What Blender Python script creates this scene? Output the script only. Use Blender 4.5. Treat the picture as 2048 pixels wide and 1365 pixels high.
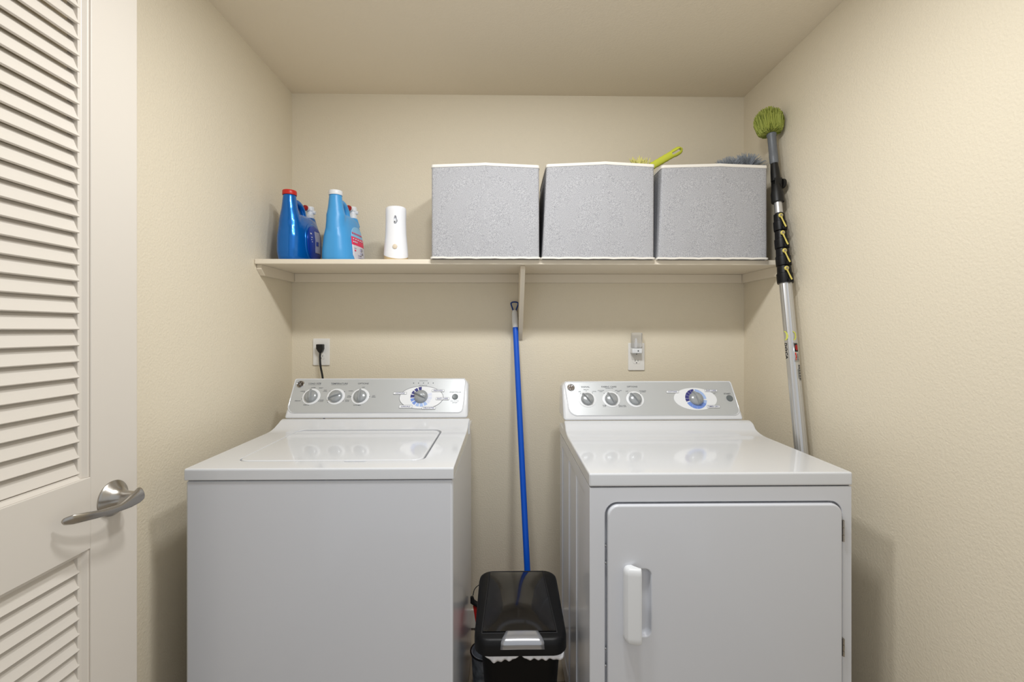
import bpy, bmesh, math, random
from mathutils import Vector, Matrix
random.seed(7)
PI = math.pi
for o in list(bpy.data.objects): bpy.data.objects.remove(o)
SC = bpy.context.scene
COL = SC.collection

# ------------------------------------------------------------------ camera
F_PX = 910.0
cam_d = bpy.data.cameras.new('camera'); cam = bpy.data.objects.new('camera', cam_d); COL.objects.link(cam)
cam.location = (0, -2.01, 1.265)
cam.rotation_euler = (PI/2, 0, -math.atan(15/F_PX))
cam_d.sensor_width = 36; cam_d.lens = 36*F_PX/2048; cam_d.clip_start = .02
cam_d.shift_y = -21.5/2048
SC.camera = cam
# ------------------------------------------------------------------ light
w = bpy.data.worlds.new('world'); SC.world = w; w.use_nodes = True
w.node_tree.nodes['Background'].inputs[0].default_value = (.95, .975, 1, 1)
w.node_tree.nodes['Background'].inputs[1].default_value = .66
def area(name, loc, rot, sx, sy, power, col):
    l = bpy.data.lights.new(name, 'AREA'); l.shape = 'RECTANGLE'; l.size = sx; l.size_y = sy
    l.energy = power; l.color = col
    o = bpy.data.objects.new(name, l); COL.objects.link(o); o.location = loc; o.rotation_euler = rot
    return o
area('ceiling_lamp_light', (-.12, -1.14, 2.26), (math.radians(8), 0, 0), .15, .12, 10.1, (.975, .99, 1))
area('ceiling_lamp_light', (.28, -1.18, 2.26), (math.radians(8), 0, 0), .15, .12, 10.1, (.975, .99, 1))
SC.view_settings.view_transform = 'Standard'; SC.view_settings.look = 'None'
SC.view_settings.exposure = 0.0; SC.view_settings.gamma = 1; SC.view_settings.use_curve_mapping = False

# ------------------------------------------------------------------ materials
def lin(c):
    return tuple(((v/255+.055)/1.055)**2.4 if v/255 > .04045 else v/255/12.92 for v in c)+(1,)
def mat(name, rgb, rough=.5, metal=0, coat=0, spec=.5, bump=None, trans=0, var=None, ior=1.45):
    m = bpy.data.materials.new(name); m.use_nodes = True
    nt = m.node_tree; b = nt.nodes['Principled BSDF']
    b.inputs['Base Color'].default_value = lin(rgb); b.inputs['Roughness'].default_value = rough
    b.inputs['Metallic'].default_value = metal; b.inputs['Coat Weight'].default_value = coat
    b.inputs['Coat Roughness'].default_value = .05
    b.inputs['Specular IOR Level'].default_value = spec; b.inputs['Transmission Weight'].default_value = trans
    b.inputs['IOR'].default_value = ior
    tc = nt.nodes.new('ShaderNodeTexCoord')
    if bump:                                    # (scale, strength, distance, detail)
        n = nt.nodes.new('ShaderNodeTexNoise'); n.inputs['Scale'].default_value = bump[0]
        n.inputs['Detail'].default_value = bump[3] if len(bump) > 3 else 2
        bp = nt.nodes.new('ShaderNodeBump'); bp.inputs['Strength'].default_value = bump[1]; bp.inputs['Distance'].default_value = bump[2]
        nt.links.new(tc.outputs['Object'], n.inputs['Vector']); nt.links.new(n.outputs['Fac'], bp.inputs['Height'])
        nt.links.new(bp.outputs['Normal'], b.inputs['Normal'])
    if var:                                     # (scale, rgb2, lo, hi)
        n2 = nt.nodes.new('ShaderNodeTexNoise'); n2.inputs['Scale'].default_value = var[0]; n2.inputs['Detail'].default_value = 5
        r = nt.nodes.new('ShaderNodeValToRGB'); r.color_ramp.elements[0].position = var[2]; r.color_ramp.elements[1].position = var[3]
        r.color_ramp.elements[0].color = lin(rgb); r.color_ramp.elements[1].color = lin(var[1])
        nt.links.new(tc.outputs['Object'], n2.inputs['Vector']); nt.links.new(n2.outputs['Fac'], r.inputs['Fac'])
        nt.links.new(r.outputs['Color'], b.inputs['Base Color'])
    return m
WALL = mat('wall_paint', (226, 216, 195), .55, bump=(170, .27, .004, 1.5), spec=.35)
CEIL = mat('ceiling_paint', (238, 227, 207), .7, bump=(130, .25, .003, 1.5), spec=.3)
SHELF = mat('shelf_paint', (230, 220, 202), .45)
FLOORM = mat('tile', (176, 164, 146), .35, var=(9, (150, 138, 122), .35, .7))
DOORM = mat('door_paint', (216, 209, 199), .38)
BASEM = mat('baseboard_white', (226, 222, 214), .35)
ENAMEL = mat('white_enamel', (214, 216, 220), .13, coat=.5)
ENAMEL_F = mat('white_enamel_front', (211, 213, 219), .24, coat=.25)
WPLAST = mat('white_plastic', (226, 228, 231), .35)
OUTLETM = mat('outlet_white', (232, 230, 226), .3)
SILVER = mat('silver_panel', (186, 189, 191), .36, metal=.3, bump=(900, .03, .0005))
KNOBM = mat('grey_knob', (158, 162, 165), .22, metal=.2, coat=.3)
DARK = mat('dark_gap', (40, 40, 42), .6)
BTN = mat('button_grey', (100, 106, 108), .35)
PRINT = mat('grey_print', (74, 78, 84), .6)
PRINTB = mat('blue_print', (62, 66, 122), .6)
NAVY = mat('navy', (52, 52, 120), .5)
MIDB = mat('mid_blue', (112, 142, 212), .5)
LTB = mat('light_blue', (160, 184, 228), .5)
PALE = mat('pale_blue', (212, 216, 232), .5)
CHROME = mat('chrome', (205, 205, 205), .12, metal=1)
NICKEL = mat('satin_nickel', (176, 172, 166), .27, metal=1)
ALU = mat('aluminium', (205, 206, 208), .32, metal=.85)
BLACKP = mat('black_plastic', (13, 13, 15), .42, spec=.3, bump=(420, .12, .0006))
BLACKG = mat('black_gloss', (14, 13, 15), .13, coat=.4, var=(60, (34, 33, 36), .58, .8))
BLACKM = mat('black_body', (5, 5, 6), .5, spec=.2)
CORDM = mat('black_cord', (14, 14, 15), .45)
BAGM = mat('white_bag', (244, 244, 248), .35, bump=(60, .5, .006, 4))
BLUEPOLE = mat('blue_pole', (0, 84, 200), .35)
NAVYLOOP = mat('blue_loop', (10, 58, 130), .35)
JUGA = mat('metallic_blue', (0, 104, 190), .24, metal=.45, coat=.4)
JUGAD = mat('dark_blue_label', (8, 60, 160), .25, metal=.2)
JUGB = mat('sky_blue', (70, 156, 218), .36)
REDC = mat('red_cap', (200, 40, 34), .35)
REDK = mat('dark_red', (160, 24, 26), .3)
LABW = mat('label_white', (212, 212, 222), .35)
LABR = mat('label_red', (226, 44, 92), .4)
LABSIL = mat('label_silver', (176, 176, 200), .3, metal=.3)
LABLB = mat('label_blue', (128, 186, 226), .4)
TAN = mat('tan_base', (206, 182, 138), .45)
TANB = mat('tan_button', (222, 208, 186), .5)
FRESH = mat('glossy_white', (240, 241, 245), .25)
TRIMW = mat('basket_trim', (228, 224, 216), .8)
GREEN = mat('green_fibre', (164, 172, 84), .8)
GREEN2 = mat('green_fibre_dark', (122, 132, 52), .8)
GREEND = mat('green_core', (112, 124, 44), .9)
GREYH = mat('grey_sleeve', (104, 108, 114), .4)
GREYF = mat('grey_fibre', (164, 170, 178), .9)
LIME = mat('lime_plastic', (206, 212, 72), .4)
YELF = mat('yellow_chenille', (226, 220, 136), .85)
YEL = mat('yellow_clamp', (214, 198, 104), .4)
YGREEN = mat('yellow_green_print', (205, 208, 100), .5)
GALV = mat('galvanised', (176, 184, 196), .4, metal=.3, var=(40, (120, 128, 138), .4, .65))
REDPAN = mat('red_plastic', (196, 26, 22), .4)
ORANGE = mat('stain', (214, 170, 110), .6)
CLEAR = mat('clear_plastic', (240, 240, 240), .15, trans=.8, ior=1.12)
STRIPK = mat('black_print', (20, 20, 20), .5)

def fabric(name, a, b_):
    m = mat(name, a, .95, spec=.15); nt = m.node_tree; b = nt.nodes['Principled BSDF']
    tc = nt.nodes.new('ShaderNodeTexCoord'); fac = None
    outs = []
    for sc in ((420, 420, 1300), (1300, 420, 380)):
        mp = nt.nodes.new('ShaderNodeMapping'); mp.inputs['Scale'].default_value = sc
        n = nt.nodes.new('ShaderNodeTexNoise'); n.inputs['Scale'].default_value = 1; n.inputs['Detail'].default_value = 2
        nt.links.new(tc.outputs['Object'], mp.inputs['Vector']); nt.links.new(mp.outputs['Vector'], n.inputs['Vector']); outs.append(n)
    ad = nt.nodes.new('ShaderNodeMath'); ad.operation = 'ADD'
    nt.links.new(outs[0].outputs['Fac'], ad.inputs[0]); nt.links.new(outs[1].outputs['Fac'], ad.inputs[1])
    r = nt.nodes.new('ShaderNodeValToRGB')
    r.color_ramp.elements[0].position = .34; r.color_ramp.elements[1].position = .64
    r.color_ramp.elements[0].color = lin(b_); r.color_ramp.elements[1].color = lin(a)
    ml = nt.nodes.new('ShaderNodeMath'); ml.operation = 'MULTIPLY'; ml.inputs[1].default_value = .5
    nt.links.new(ad.outputs[0], ml.inputs[0]); nt.links.new(ml.outputs[0], r.inputs['Fac']); nt.links.new(r.outputs['Color'], b.inputs['Base Color'])
    bp = nt.nodes.new('ShaderNodeBump'); bp.inputs['Strength'].default_value = .3; bp.inputs['Distance'].default_value = .0006
    nt.links.new(ml.outputs[0], bp.inputs['Height']); nt.links.new(bp.outputs['Normal'], b.inputs['Normal'])
    return m
FABRIC = fabric('grey_fabric', (202, 202, 205), (112, 113, 119))

# ------------------------------------------------------------------ mesh helpers
OFF = {}
def thing(name, label, cat, loc, group=None):
    o = bpy.data.objects.new(name, None); COL.objects.link(o); o.location = loc; o.empty_display_size = .05
    o['label'] = label; o['category'] = cat
    if group: o['group'] = group
    OFF[o.name] = Vector(loc)
    return o
def obj(name, bm, m, parent=None, smooth=35, bevel=0, seg=2, label=None, loc=None, kind=None, solid=0):
    """links one mesh; the bmesh is in world coordinates, stored relative to its thing's origin"""
    bmesh.ops.recalc_face_normals(bm, faces=bm.faces) if not getattr(bm, 'keepn', False) else None
    me = bpy.data.meshes.new(name); bm.to_mesh(me); bm.free()
    o = bpy.data.objects.new(name, me); COL.objects.link(o)
    if parent is not None:
        off = OFF[parent.name]; me.transform(Matrix.Translation(-off)); o.parent = parent; OFF[o.name] = off
    else:
        off = Vector(loc) if loc else Vector((0, 0, 0))
        me.transform(Matrix.Translation(-off)); o.location = off; OFF[o.name] = off
    ms = m if isinstance(m, (list, tuple)) else [m]
    for x in ms: me.materials.append(x)
    if smooth:
        for p in me.polygons: p.use_smooth = True
        me.set_sharp_from_angle(angle=math.radians(smooth))
    if bevel:
        b = o.modifiers.new('bevel', 'BEVEL'); b.width = bevel; b.segments = seg; b.limit_method = 'ANGLE'; b.angle_limit = math.radians(40)
        wn = o.modifiers.new('weighted', 'WEIGHTED_NORMAL'); wn.keep_sharp = True
    if label: o['label'] = label
    if kind: o['kind'] = kind
    return o
def tag(o, label, cat, group=None):
    o['label'] = label; o['category'] = cat
    if group: o['group'] = group
    return o
def B(): return bmesh.new()
def box(bm, x0, x1, y0, y1, z0, z1, mi=0):
    v = [bm.verts.new(p) for p in ((x0,y0,z0),(x1,y0,z0),(x1,y1,z0),(x0,y1,z0),(x0,y0,z1),(x1,y0,z1),(x1,y1,z1),(x0,y1,z1))]
    for q in ((0,3,2,1),(4,5,6,7),(0,1,5,4),(1,2,6,5),(2,3,7,6),(3,0,4,7)):
        f = bm.faces.new([v[i] for i in q]); f.material_index = mi
    return bm
def loft(bm, rings, cap0=True, cap1=True, mi=0, closed=True):
    R = [[bm.verts.new(p) for p in r] for r in rings]; n = len(R[0])
    for a, b in zip(R, R[1:]):
        for i in range(n if closed else n-1):
            j = (i+1) % n
            f = bm.faces.new((a[i], a[j], b[j], b[i])); f.material_index = mi
    if cap0: f = bm.faces.new(R[0][::-1]); f.material_index = mi
    if cap1: f = bm.faces.new(R[-1]); f.material_index = mi
    return bm
def prism(bm, pts, fn, a, b, mi=0):
    """extrude a 2d outline between levels a and b; fn(u,v,w) -> 3d"""
    return loft(bm, [[fn(u, v, a) for u, v in pts], [fn(u, v, b) for u, v in pts]], mi=mi)
XY = lambda u, v, w: (u, v, w)
XZ = lambda u, v, w: (u, w, v)
YZ = lambda u, v, w: (w, u, v)
def rrect(x0, x1, y0, y1, r, n=6, corners=(1,1,1,1)):
    pts = []
    for k, (cx, cy, a) in enumerate(((x1-r, y0+r, -90), (x1-r, y1-r, 0), (x0+r, y1-r, 90), (x0+r, y0+r, 180))):
        if corners[k]:
            for i in range(n+1):
                t = math.radians(a+90*i/n); pts.append((cx+r*math.cos(t), cy+r*math.sin(t)))
        else: pts.append(((x1, y0), (x1, y1), (x0, y1), (x0, y0))[k])
    return pts
def ell(cx, cy, a, b, n=40, t0=0, t1=2*PI):
    return [(cx+a*math.cos(t0+(t1-t0)*i/n), cy+b*math.sin(t0+(t1-t0)*i/n)) for i in range(n)]
def frame_of(d):
    d = d.normalized(); up = Vector((0, 0, 1)) if abs(d.z) < .95 else Vector((1, 0, 0))
    s = d.cross(up).normalized(); return s, s.cross(d).normalized()
def tube(bm, pts, r, n=12, cap=True, mi=0, flat=1.0):
    pts = [Vector(p) for p in pts]; rr = r if isinstance(r, (list, tuple)) else [r]*len(pts)
    rings = []; s0 = None
    for i, p in enumerate(pts):
        d = (pts[min(i+1, len(pts)-1)]-pts[max(i-1, 0)])
        if s0 is None: s, u = frame_of(d)
        else:
            dn = d.normalized(); s = (s0-dn*s0.dot(dn)).normalized(); u = s.cross(dn).normalized()
        s0 = s
        rings.append([p+s*math.cos(2*PI*k/n)*rr[i]+u*math.sin(2*PI*k/n)*rr[i]*flat for k in range(n)])
    return loft(bm, rings, cap, cap, mi)
def spline(pts, n=8):
    P = [Vector(p) for p in pts]; P = [P[0]*2-P[1]]+P+[P[-1]*2-P[-2]]; out = []
    for i in range(1, len(P)-2):
        a, b, c, d = P[i-1:i+3]
        for k in range(n):
            t = k/n
            out.append(.5*((2*b)+(c-a)*t+(2*a-5*b+4*c-d)*t*t+(3*b-a-3*c+d)*t**3))
    out.append(P[-2]); return out
def lathe(bm, prof, o, d=(0, 0, 1), n=28, mi=0, sx=1, sy=1):
    o = Vector(o); d = Vector(d).normalized(); s, u = frame_of(d)
    rings = [[o+d*h+s*(r*sx*math.cos(2*PI*k/n))+u*(r*sy*math.sin(2*PI*k/n)) for k in range(n)] for r, h in prof]
    return loft(bm, rings, True, True, mi)
def arrfn(M): return lambda u, v, w: M @ Vector((u, v, w))
def boolean(bmA, bmC, op='DIFFERENCE'):
    for b in (bmA, bmC): bmesh.ops.recalc_face_normals(b, faces=b.faces)
    ma = bpy.data.meshes.new('a'); bmA.to_mesh(ma); mc = bpy.data.meshes.new('c'); bmC.to_mesh(mc)
    oa = bpy.data.objects.new('a', ma); oc = bpy.data.objects.new('c', mc); COL.objects.link(oa); COL.objects.link(oc)
    md = oa.modifiers.new('b', 'BOOLEAN'); md.object = oc; md.operation = op; md.solver = 'EXACT'
    dg = bpy.context.evaluated_depsgraph_get(); dg.update()
    r = bpy.data.meshes.new_from_object(oa.evaluated_get(dg))
    out = bmesh.new(); out.from_mesh(r)
    for o in (oa, oc): bpy.data.objects.remove(o)
    for m_ in (ma, mc, r): bpy.data.meshes.remove(m_)
    return out
def remeshed(bm, vox, smooth=3):
    bmesh.ops.recalc_face_normals(bm, faces=bm.faces)
    ma = bpy.data.meshes.new('a'); bm.to_mesh(ma); oa = bpy.data.objects.new('a', ma); COL.objects.link(oa)
    md = oa.modifiers.new('r', 'REMESH'); md.mode = 'VOXEL'; md.voxel_size = vox; md.use_smooth_shade = True
    sm = oa.modifiers.new('s', 'SMOOTH'); sm.iterations = smooth; sm.factor = .5
    dg = bpy.context.evaluated_depsgraph_get(); dg.update()
    r = bpy.data.meshes.new_from_object(oa.evaluated_get(dg)); out = bmesh.new(); out.from_mesh(r)
    bpy.data.objects.remove(oa); bpy.data.meshes.remove(ma); bpy.data.meshes.remove(r)
    return out
def text(bm, s, size, M, align='CENTER', depth=.0003, mi=0, stretch=1.0, bold=0):
    cu = bpy.data.curves.new('t', 'FONT'); cu.body = s; cu.size = size; cu.align_x = align; cu.align_y = 'CENTER'
    cu.extrude = depth; cu.offset = bold; cu.resolution_u = 2
    to = bpy.data.objects.new('t', cu); COL.objects.link(to)
    dg = bpy.context.evaluated_depsgraph_get(); dg.update()
    me = bpy.data.meshes.new_from_object(to.evaluated_get(dg)); me.transform(M @ Matrix.Diagonal((stretch, 1, 1, 1)))
    n0 = len(bm.faces); bm.from_mesh(me); bm.faces.ensure_lookup_table()
    for f in bm.faces[n0:]: f.material_index = mi
    bpy.data.objects.remove(to); bpy.data.curves.remove(cu); bpy.data.meshes.remove(me)

# ------------------------------------------------------------------ setting
XL, XR, ZC, ZF, YF = -.931, 1.067, 2.304, -.045, -2.02
def struct(name, bm, m, **k):
    o = obj(name, bm, m, **k); o['kind'] = 'structure'; return o
struct('wall_back', box(B(), XL-.1, XR+.1, 0, .1, ZF-.1, ZC+.1), WALL)
struct('wall_left', box(B(), XL-.1, XL, YF, 0, ZF-.1, ZC+.1), WALL)
struct('wall_right', box(B(), XR, XR+.1, YF, 0, ZF-.1, ZC+.1), WALL)
struct('ceiling', box(B(), XL, XR, YF, 0, ZC, ZC+.1), CEIL)
fl = B(); box(fl, XL, XR, YF-.6, 0, ZF-.1, ZF-.002)
gx = XL+.02
while gx < XR:
    gy = -.02
    while gy > YF-.6:
        box(fl, gx+.0025, min(gx+.2975, XR-.001), max(gy-.2975, YF-.6), gy-.0025, ZF-.004, ZF, 1); gy -= .3
    gx += .3
GROUT = mat('grout', (84, 74, 64), .8)
struct('floor', fl, [GROUT, FLOORM])
def baseboard(name, x0, x1, y0, y1):
    struct(name, box(B(), x0, x1, y0, y1, ZF, ZF+.083), BASEM, bevel=.003)
baseboard('baseboard_back', XL+.013, XR-.013, -.012, 0)
baseboard('baseboard_left', XL, XL+.012, -.97, 0)
baseboard('baseboard_right', XR-.012, XR, YF, 0)

# ------------------------------------------------------------------ louvered door
DX = -.82; DT = .035; DY0, DY1 = -.98, -1.742
door = bpy.data.objects.new('door_1', None); COL.objects.link(door); door.location = (DX-DT/2, DY1, ZF)
door['kind'] = 'structure'; OFF[door.name] = door.location.copy()
ZT = 2.05
ST = .114
for a, b in ((DY0-ST, DY0), (DY1, DY1+ST)):
    obj('stile', box(B(), DX-DT, DX, a, b, ZF+.01, ZT), DOORM, door, bevel=.0015)
ya, yb = DY1+ST, DY0-ST
for z0, z1 in ((ZF+.01, ZF+.25), (.832, .974), (ZT-.115, ZT)):
    obj('rail', box(B(), DX-DT, DX-.0004, ya, yb, z0, z1), DOORM, door, bevel=.0012)
def louver(z0, z1, n):
    bm = B(); w_ = .017
    # moulded sticking around the opening
    for y_, s in ((yb, -1), (ya, 1)):
        prism(bm, [(DX-.003, y_), (DX-.003, y_+s*.004), (DX-.010, y_+s*.010), (DX-.010, y_+s*w_), (DX-DT+.004, y_+s*w_), (DX-DT+.004, y_)], XY, z0, z1)
    prism(bm, [(DX-.003, z1), (DX-.010, z1-.009), (DX-DT+.004, z1-.009), (DX-DT+.004, z1)], lambda u, v, q: (u, q, v), ya+w_, yb-w_)
    prism(bm, [(DX-.003, z0), (DX-.010, z0+.006), (DX-.010, z0+.009), (DX-DT+.004, z0+.009), (DX-DT+.004, z0)], lambda u, v, q: (u, q, v), ya+w_, yb-w_)
    p = (z1-z0-.02)/n
    for i in range(n):
        zc = z0+.010+p*(i+.5); a = math.radians(23); h = .0172; t = .0027
        cx = DX-.0175; ux, uz = math.sin(a), -math.cos(a)         # towards the lower, outer edge
        nx, nz = math.cos(a), math.sin(a)
        pts = []
        for s, q in ((1, 1), (1, -1), (-1, -1), (-1, 1)):
            pts.append((cx+ux*h*s+nx*t*q, zc+uz*h*s+nz*t*q))
        prism(bm, pts, lambda u, v, q: (u, q, v), ya+w_-.003, yb-w_+.003)
    return bm
obj('louver_panel', louver(.974, ZT-.115, 30), DOORM, door, smooth=20, bevel=.0008)
obj('louver_panel', louver(ZF+.25, .832, 20), DOORM, door, smooth=20, bevel=.0008)
# lever handle
HZ, HY = .914, -1.045
ros = B()
lathe(ros, [(.036, 0), (.0365, .003), (.034, .006), (.024, .012), (.017, .022), (.0145, .030), (.0135, .045), (.012, .047)], (DX, HY, HZ), (1, 0, 0), 40)
hd = obj('door_handle', ros, NICKEL, door, label='brushed nickel round rose with wavy lever')
lv = B(); pts = spline([(-.7745, HY+.0215, HZ+.003), (-.7735, HY+.019, HZ+.003), (-.772, HY+.008, HZ+.0025), (-.771, HY-.012, HZ-.001), (-.773, HY-.040, HZ-.005), (-.778, HY-.072, HZ-.003), (-.784, HY-.098, HZ+.001), (-.792, HY-.116, HZ+.003), (-.800, HY-.125, HZ+.003), (-.803, HY-.127, HZ+.003)], 8)
hh = [.004, .0130, .0160, .0138, .0078, .0078, .0092, .0098, .0070, .002]; tt = [.002, .004, .0052, .0052, .0045, .0040, .0040, .0040, .0035, .0015]
rings = []
for i, p in enumerate(pts):
    f = i/(len(pts)-1)*(len(hh)-1); k = min(int(f), len(hh)-2); q = f-k
    H_ = hh[k]*(1-q)+hh[k+1]*q; T_ = tt[k]*(1-q)+tt[k+1]*q
    d = (pts[min(i+1, len(pts)-1)]-pts[max(i-1, 0)]).normalized(); n_ = Vector((0, 0, 1)).cross(d).normalized()
    tw = math.radians(-20+36*min(1, f/(len(hh)-1)*1.6))
    up = Vector((0, 0, 1))*math.cos(tw)+n_*math.sin(tw); nn = n_*math.cos(tw)-Vector((0, 0, 1))*math.sin(tw)
    rings.append([p+up*H_*math.cos(t)+nn*T_*math.sin(t) for t in [2*PI*j/16 for j in range(16)]])
loft(lv, rings); obj('lever', lv, NICKEL, hd, smooth=60)
obj('privacy_hole', lathe(B(), [(.0016, 0), (.0016, .001)], (DX+.0135, HY-.003, HZ-.0215), (1, 0, -.5), 10), DARK, hd)

# ------------------------------------------------------------------ shelf
SY, SZ = -.303, 1.531
sh = thing('wall_shelf', 'long cream painted shelf board across the back wall above the machines', 'shelf', (.05, -.15, SZ))
obj('board', box(B(), XL+.001, XR-.001, SY, -.001, SZ-.019, SZ), SHELF, sh, bevel=.003, seg=3)
obj('back_cleat', box(B(), XL+.019, XR-.019, -.018, -.001, SZ-.057, SZ-.0195), SHELF, sh, bevel=.001)
for x0, x1 in ((XL+.001, XL+.018), (XR-.018, XR-.001)):
    obj('side_cleat', prism(B(), [(-.001, SZ-.057), (-.262, SZ-.057), (-.286, SZ-.036), (-.286, SZ-.0195), (-.001, SZ-.0195)], YZ, x0, x1), SHELF, sh)
obj('support_bracket', prism(B(), [(-.019, SZ-.0195), (-.275, SZ-.0195), (-.280, SZ-.035), (-.012, 1.228), (-.0015, 1.222), (-.0015, SZ-.058), (-.019, SZ-.058)], YZ, .061, .079), SHELF, sh, bevel=.0015)

# ------------------------------------------------------------------ outlets
def outlet(name, xc, z0, z1, label):
    t = thing(name, label, 'outlet', (xc, 0, (z0+z1)/2))
    w2 = .0365
    obj('cover_plate', prism(B(), rrect(xc-w2, xc+w2, z0, z1, .004, 3), XZ, 0, -.006), OUTLETM, t, bevel=.0022, seg=3)
    zc = (z0+z1)/2
    for s in (1, -1):
        c = zc+s*.0195
        pts = [(xc+.0168*math.cos(a), c+max(-.0118, min(.0118, .0168*math.sin(a)))) for a in [2*PI*k/36 for k in range(36)]]
        r = obj('receptacle', prism(B(), pts, XZ, -.005, -.0072), OUTLETM, t, bevel=.0004)
        for dx, hh_ in ((-.0063, .0042), (.0063, .0034)): obj('slot', box(B(), xc+dx-.0009, xc+dx+.0009, -.0075, -.007, c-.001-hh_+.003, c+hh_+.002), DARK, r)
        obj('ground_hole', lathe(B(), [(.0024, 0), (.0024, .0004)], (xc, -.0071, c-.0073), (0, -1, 0), 12), DARK, r)
    obj('plate_screw', lathe(B(), [(.003, 0), (.0025, .001)], (xc, -.006, zc), (0, -1, 0), 12), OUTLETM, t)
outlet('wall_outlet', -.802, 1.111, 1.229, 'white duplex wall outlet above the washer with a black plug in it')
outlet('wall_outlet', .584, 1.087, 1.209, 'white duplex wall outlet above the dryer holding a small night light')

# ------------------------------------------------------------------ machine consoles
VV = Vector((0, .085, .135)).normalized(); NN = Vector((0, -.135, .085)).normalized()
def console(root, xc, zb, sgn, cut):
    """control console; sgn: which end the mirrored design puts the big dial (kept the same on both)"""
    O = Vector((xc, -.33, zb))
    fn = lambda u, v, w_: O+Vector((u, 0, 0))+VV*v+NN*w_
    hw, Lf = .337, .160
    outl = rrect(-hw, hw, 0, Lf, .030, 8, (0, 1, 1, 0))
    # sides lean in slightly towards the top
    outl = [(u*(1-.012*v/Lf), v) for u, v in outl]
    front = [fn(u, v, 0) for u, v in outl]
    back = [Vector((p.x, -.185, p.z-.004 if p.z > zb+.01 else p.z)) for p in front]
    mid = [Vector((p.x, p.y+.006, p.z)) for p in front]
    bm = loft(B(), [front, back])
    c = obj('control_console', bm, ENAMEL, root, bevel=.009, seg=4)
    M = Matrix(((1, 0, 0, O.x), (0, VV.y, NN.y, O.y), (0, VV.z, NN.z, O.z), (0, 0, 0, 1)))
    return c, fn, M
def fascia(c, fn, pts):
    rim = B()
    # raised white rim then silver plate
    cx = sum(p[0] for p in pts)/len(pts); cy = sum(p[1] for p in pts)/len(pts)
    def grow(p, g):
        L = math.hypot(p[0]-cx, p[1]-cy); return (p[0]+g*(1 if p[0] > cx else -1)*min(1, abs(p[0]-cx)/.1), p[1]+g*(1 if p[1] > cy else -1)*min(1, abs(p[1]-cy)/.05))
    big = [grow(p, .0035) for p in pts]
    loft(rim, [[fn(u, v, -.002) for u, v in big], [fn(u, v, .0015) for u, v in big], [fn(u, v, .0022) for u, v in [grow(p, .002) for p in pts]], [fn(u, v, .0004) for u, v in pts]], True, True)
    obj('fascia_rim', rim, ENAMEL, c, smooth=50)
    obj('fascia_plate', prism(B(), pts, fn, -.001, .0012), SILVER, c, smooth=20)
W0 = .0013
def badge(c, fn, M, u, v):
    bm = B(); o = fn(u, v, .001)
    lathe(bm, [(.0145, 0), (.0145, .002), (.0130, .0035), (.0118, .0028), (.0116, .0022)], o, NN, 32)
    bd = obj('maker_badge', bm, CHROME, c)
    g = B()
    lathe(g, [(.0113, .0022), (.0113, .0026)], o, NN, 28)
    obj('badge_field', g, mat('badge_dark', (60, 48, 40), .3, metal=.5), bd)
    s = B()
    def st(pp): tube(s, [fn(u+a*.010, v+b*.010, .0042) for a, b in pp], .0006, 6)
    st([(-.05, .55), (-.4, .6), (-.65, .2), (-.5, -.25), (-.15, -.1), (-.05, .3), (-.2, -.5), (-.5, -.62), (-.6, -.4)])
    st([(.6, .5), (.3, .62), (.1, .35), (.35, .1), (.1, -.05), (.08, -.45), (.4, -.6), (.68, -.35)])
    for k in range(4):
        a = PI/4+k*PI/2; st([(.95*math.cos(a-.5), .95*math.sin(a-.5)), (.75*math.cos(a), .75*math.sin(a)), (.95*math.cos(a+.5), .95*math.sin(a+.5))])
    obj('badge_monogram', s, CHROME, bd)
def knob(c, fn, u, v, r, ang, ticks=(), big=False, name='knob'):
    if not big:
        ring = B()
        loft(ring, [[fn(u+a, v+b, h) for a, b in ell(0, 0, q, q*.97, 40)] for q, h in ((r*1.36, .001), (r*1.36, .0022), (r*1.30, .0027), (r*1.0, .0027), (r*.98, .001))], False, False)
        rg = obj('dial_ring', ring, WPLAST, c, smooth=40)
        for t in ticks:
            a = math.radians(t); obj('tick_dot', lathe(B(), [(.0014, 0), (.0014, .0003)], fn(u+1.42*r*math.cos(a), v+1.42*r*math.sin(a), .0013), NN, 8), PRINT, rg)
    o = fn(u, v, .001)
    kb = B(); H = .018 if not big else .02
    lathe(kb, [(r, 0), (r*.99, .005), (r*.93, .010), (r*.78, H*.72), (r*.4, H*.82), (.001, H*.84)], o, NN, 36)
    k = obj(name, kb, KNOBM, c, smooth=50)
    # raised tapering finger grip with a pointer end
    g = B(); ca, sa = math.cos(math.radians(ang)), math.sin(math.radians(ang)); rings = []
    for s, hw_, h in ((-.98, .20, .006), (-.85, .26, H*.95), (-.4, .27, H*1.25), (.2, .22, H*1.32), (.8, .15, H*1.15), (1.12, .07, H*.7), (1.16, .03, .003)):
        ring = []
        for q, hh_ in ((-1, 0), (-.9, .7), (-.45, 1), (.45, 1), (.9, .7), (1, 0)):
            a_, b_ = s*r, q*hw_*r
            ring.append(fn(u+a_*ca-b_*sa, v+a_*sa+b_*ca, .001+h*hh_))
        rings.append(ring)
    loft(g, rings); obj('grip', g, KNOBM, k, smooth=50)
def words(c, M, items, name='printed_word', m=PRINT):
    for t_, u, v, sz in items:
        bm = B(); text(bm, t_, sz, M @ Matrix.Translation((u, v, W0+.0003)), depth=.0001, stretch=1.15, bold=.00006 if sz > .007 else 0)
        obj(name, bm, m, c, smooth=0)
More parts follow.
